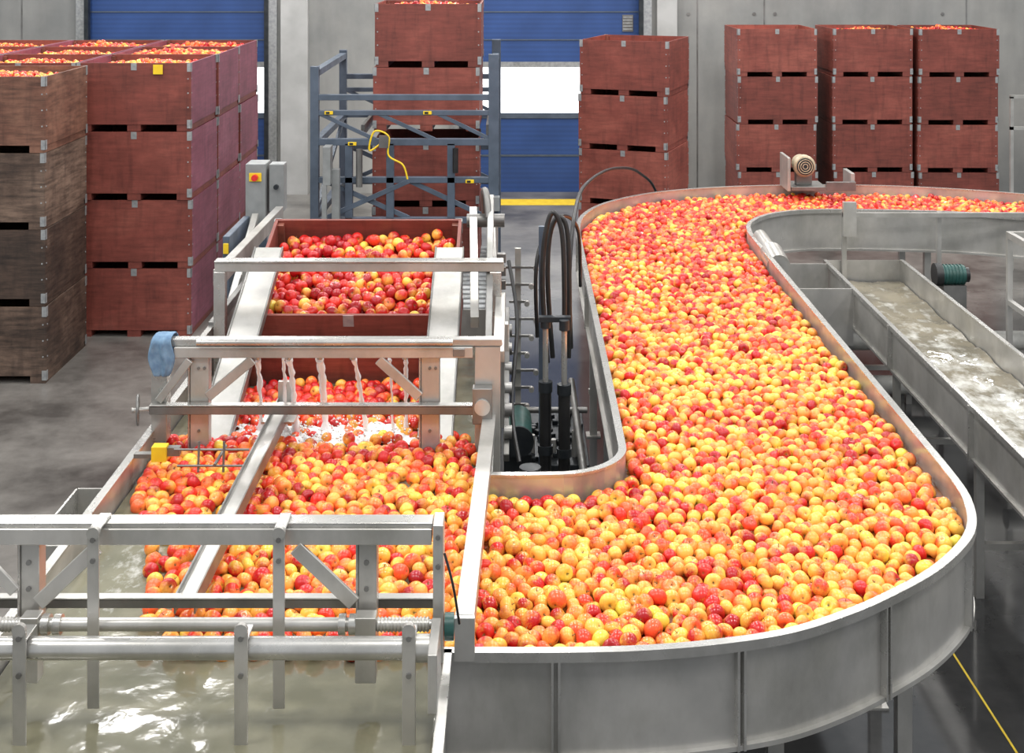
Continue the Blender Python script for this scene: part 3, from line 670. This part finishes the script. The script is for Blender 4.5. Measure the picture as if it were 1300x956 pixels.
for k in range(9):
    w_=.06+.03*((k*7)%3); m.bb((.04-w_,8.98,1.0+k*.115),(.04+w_,8.999,1.015+k*.115),STEELD); m.cyl((.04+w_,8.95,1.0+k*.115),(.04+w_,8.99,1.0+k*.115),.018,STEELB,10)
m.bb((.17,8.5,0),(.21,8.54,2.3),BLUEGREY)
m.make('chain_guide_post')
m=MB()
m.bb((-2.06,10.9,0),(-2.0,10.96,1.84),BLUEGREY); m.bb((-2.14,10.75,1.85),(-1.98,10.98,2.34),GREYBOX); m.bb((-2.11,10.74,2.2),(-2.01,10.75,2.27),YEL); m.cyl((-2.06,10.70,2.235),(-2.06,10.74,2.235),.025,RED,14)
m.bb((-1.96,10.8,1.95),(-1.84,10.95,2.33),GREYBOX); m.cyl((-1.9,10.77,2.15),(-1.9,10.8,2.15),.02,DARKM); m.bb((-1.94,10.85,0),(-1.88,10.9,1.95),BLUEGREY)
m.bb((-2.15,9.95,.0),(-2.10,10.72,1.93),BLUEGREY); m.bb((-2.10,9.95,0),(-1.9,10.0,1.55),BLUEGREY); m.bb((-2.145,9.94,1.80),(-2.105,9.949,1.88),YEL)
m.beam((-2.05,10.7,1.93),(-1.98,9.4,1.55),.05,.06,STEEL)
m.make('control_box',bev=.004)
m=MB(); m.bb((-1.98,14.0,1.6),(-1.9,14.2,2.0),GREYBOX); m.bb((-1.99,14.0,0),(-1.94,14.05,1.6),GREYBOX); m.make('junction_box',bev=.003)
# ------------------------------------------------------------ right side
m=MB()
m.wall([(2.9,5.2),(2.9,12.35)],.86,1.2,.006,STEEL,lip=.03,side=1)
m.wall([(3.58,12.35),(3.58,5.2)],.86,1.2,.006,STEEL,lip=.03,side=1)
m.wall([(2.9,12.35),(3.58,12.35)],.86,1.2,.006,STEEL,side=1)
m.bb((2.895,5.2,.85),(3.585,12.35,.86),STEEL)
for y in(6.6,8.4,10.2,12.0):
    for x in(2.93,3.55): m.bb((x-.025,y-.025,0),(x+.025,y+.025,.85),STEEL)
    m.bb((2.95,y-.02,.3),(3.54,y+.02,.34),STEEL)
for y in(6.6,8.4,10.2): m.bb((2.86,y-.012,.86),(2.894,y+.012,1.2),STEELB)
m.make('water_return_trough')
m=MB(); nx,ny=14,150; vs=[]
for j in range(ny):
    for i in range(nx):
        x=2.908+.664*i/(nx-1); y=5.21+7.1*j/(ny-1); vs.append((x,y,1.01+.03*mnoise.noise(Vector((x*5,y*3,0)))+.012*mnoise.noise(Vector((x*15,y*12,0)))))
m.add(vs,[(j*nx+i,j*nx+i+1,(j+1)*nx+i+1,(j+1)*nx+i) for j in range(ny-1) for i in range(nx-1)],WTR,True); m.make('trough_water')
m=MB()
m.bb((2.15,11.3,.72),(2.88,11.32,1.2),STEEL); m.bb((2.15,12.2,.72),(2.88,12.22,1.2),STEEL); m.bb((2.15,11.32,.72),(2.88,12.2,.73),STEELD); m.bb((2.12,10.0,.5),(2.5,11.29,1.0),STEEL)
for x,y in((2.2,11.4),(2.8,11.4),(2.2,10.1),(2.45,10.1)): m.bb((x-.03,y-.03,0),(x+.03,y+.03,.49),STEEL)
m.make('drain_chute')
m=MB(); m.cyl((2.13,11.0,1.57),(2.13,10.7,1.53),.095,STEEL,24); m.cyl((2.13,10.70,1.53),(2.13,10.69,1.53),.075,STEELB,24); m.cyl((2.13,10.69,1.53),(2.13,10.685,1.53),.02,STEELD,12); m.cyl((2.13,11.0,1.57),(2.13,11.5,1.60),.06,STEEL,20); m.make('return_pipe_nozzle')
m=MB(); m.cyl((1.9,12.9,.30),(6.2,12.9,.30),.09,WHITE,20); m.cyl((2.5,12.0,.18),(6.2,11.8,.18),.08,WHITE,20); m.cyl((3.65,9.9,.15),(6.2,9.9,.15),.07,WHITE,20)
for x in(3,4.2,5.4): m.bb((x-.05,12.82,0),(x+.05,12.98,.22),STEELD); m.bb((x-.05,11.8,0),(x+.05,12.0,.11),STEELD)
m.make('floor_pipe')
m=MB(); m.cyl((3.78,11.8,1.20),(3.98,11.8,1.20),.085,GREENM,20); m.cyl((3.72,11.8,1.20),(3.78,11.8,1.20),.10,BLACK,20); m.cyl((3.98,11.8,1.20),(4.02,11.8,1.20),.065,BLACK,20); m.bb((3.78,11.72,0),(3.98,11.88,1.12),STEELD)
for k in range(6): m.cyl((3.80+k*.03,11.8,1.2),(3.808+k*.03,11.8,1.2),.092,GREENM,20)
m.make('water_pump')
m=MB()
for x in(3.05,3.92): m.bb((x-.02,12.28,0),(x+.02,12.32,1.66),STEEL)
m.bb((3.02,12.2,1.45),(3.14,12.25,1.76),STEEL); m.bb((3.02,12.22,1.62),(5.2,12.26,1.66),STEEL)
m.make('flume_brace')
m=MB()
for x,y in((3.90,10.5),(3.90,9.0)): m.bb((x-.02,y-.02,0),(x+.02,y+.02,1.80),STEEL)
m.bb((3.88,9.0,1.8),(3.92,10.52,1.85),STEEL); m.bb((3.92,10.48,1.8),(5.2,10.52,1.85),STEEL); m.beam((3.9,9.02,1.3),(3.9,10.48,1.3),.04,.04,STEEL)
m.make('guard_rail')
m=MB(); m.bb((4.3,6.6,.0),(4.36,6.66,.75),STEEL); m.bb((4.3,8.6,.0),(4.36,8.66,.75),STEEL); m.bb((4.3,6.5,.75),(5.4,8.8,1.01),STEEL); m.make('overflow_basin')
m=MB()
C=(2.98,1.86)
m.rounds((C[0],13.62,C[1]),(C[0],13.86,C[1]),[(0,.095),(.06,.112),(.35,.112),(.36,.09),(1,.09)],CREAM); m.cyl((C[0],13.60,C[1]),(C[0],13.622,C[1]),.085,DARKM,20)
for k in range(3):
    rr=.025+.023*k; m.tube([Vector((C[0]+rr*math.cos(a),13.598,C[1]+rr*math.sin(a))) for a in np.linspace(0,2*math.pi,21)],.005,CREAM,6,cap=False)
m.bb((2.84,13.62,1.61),(3.2,14.0,1.65),STEELD); m.bb((2.80,13.6,1.61),(2.83,14.0,1.95),STEEL); m.bb((2.92,13.75,1.65),(3.08,13.85,1.77),STEELD); m.bb((3.2,13.62,1.61),(3.5,13.66,1.70),STEELD); m.bb((3.46,13.67,1.61),(3.5,14.0,1.78),STEEL)
m.make('electric_motor',bev=.003)
m=MB()
for x in(6.35,7.6): m.bb((x-.02,17.0,0),(x+.02,17.04,2.2),STEEL)
for z in(2.2,1.8): m.bb((6.33,17.0,z-.02),(7.62,17.04,z+.02),STEEL)
m.make('hand_rail')
# ------------------------------------------------------------ lights
for x in(-7,-3.5,0,3.5,7):
    for y in(3,7.5,12,16.5,20):
        m=MB(); m.bb((-.16,-.75,.02),(.16,.75,.12),GALV); m.bb((-.13,-.72,.0),(.13,.72,.02),LAMP)
        o=m.make('ceiling_lamp',loc=(x,y,6.6))
        l=bpy.data.lights.new('lamp_light','AREA'); l.shape='RECTANGLE'; l.size=.4; l.size_y=1.5; l.energy=100; l.color=(1,.98,.95)
        lo=bpy.data.objects.new('lamp_light',l); COL.objects.link(lo); lo.parent=o; lo.location=(0,0,-.03)
w=bpy.data.worlds.new('w'); S.world=w; w.use_nodes=True; w.node_tree.nodes['Background'].inputs[0].default_value=(.92,.96,1,1); w.node_tree.nodes['Background'].inputs[1].default_value=.68
# ------------------------------------------------------------ camera
cam=bpy.data.cameras.new('cam'); co=bpy.data.objects.new('camera',cam); COL.objects.link(co)
co.location=(0,0,4.05); co.rotation_euler=(math.pi/2,0,0); cam.sensor_width=36; cam.sensor_fit='HORIZONTAL'; cam.lens=1700/1300*36; cam.shift_y=-(478+62)/1300; cam.clip_end=200
S.camera=co
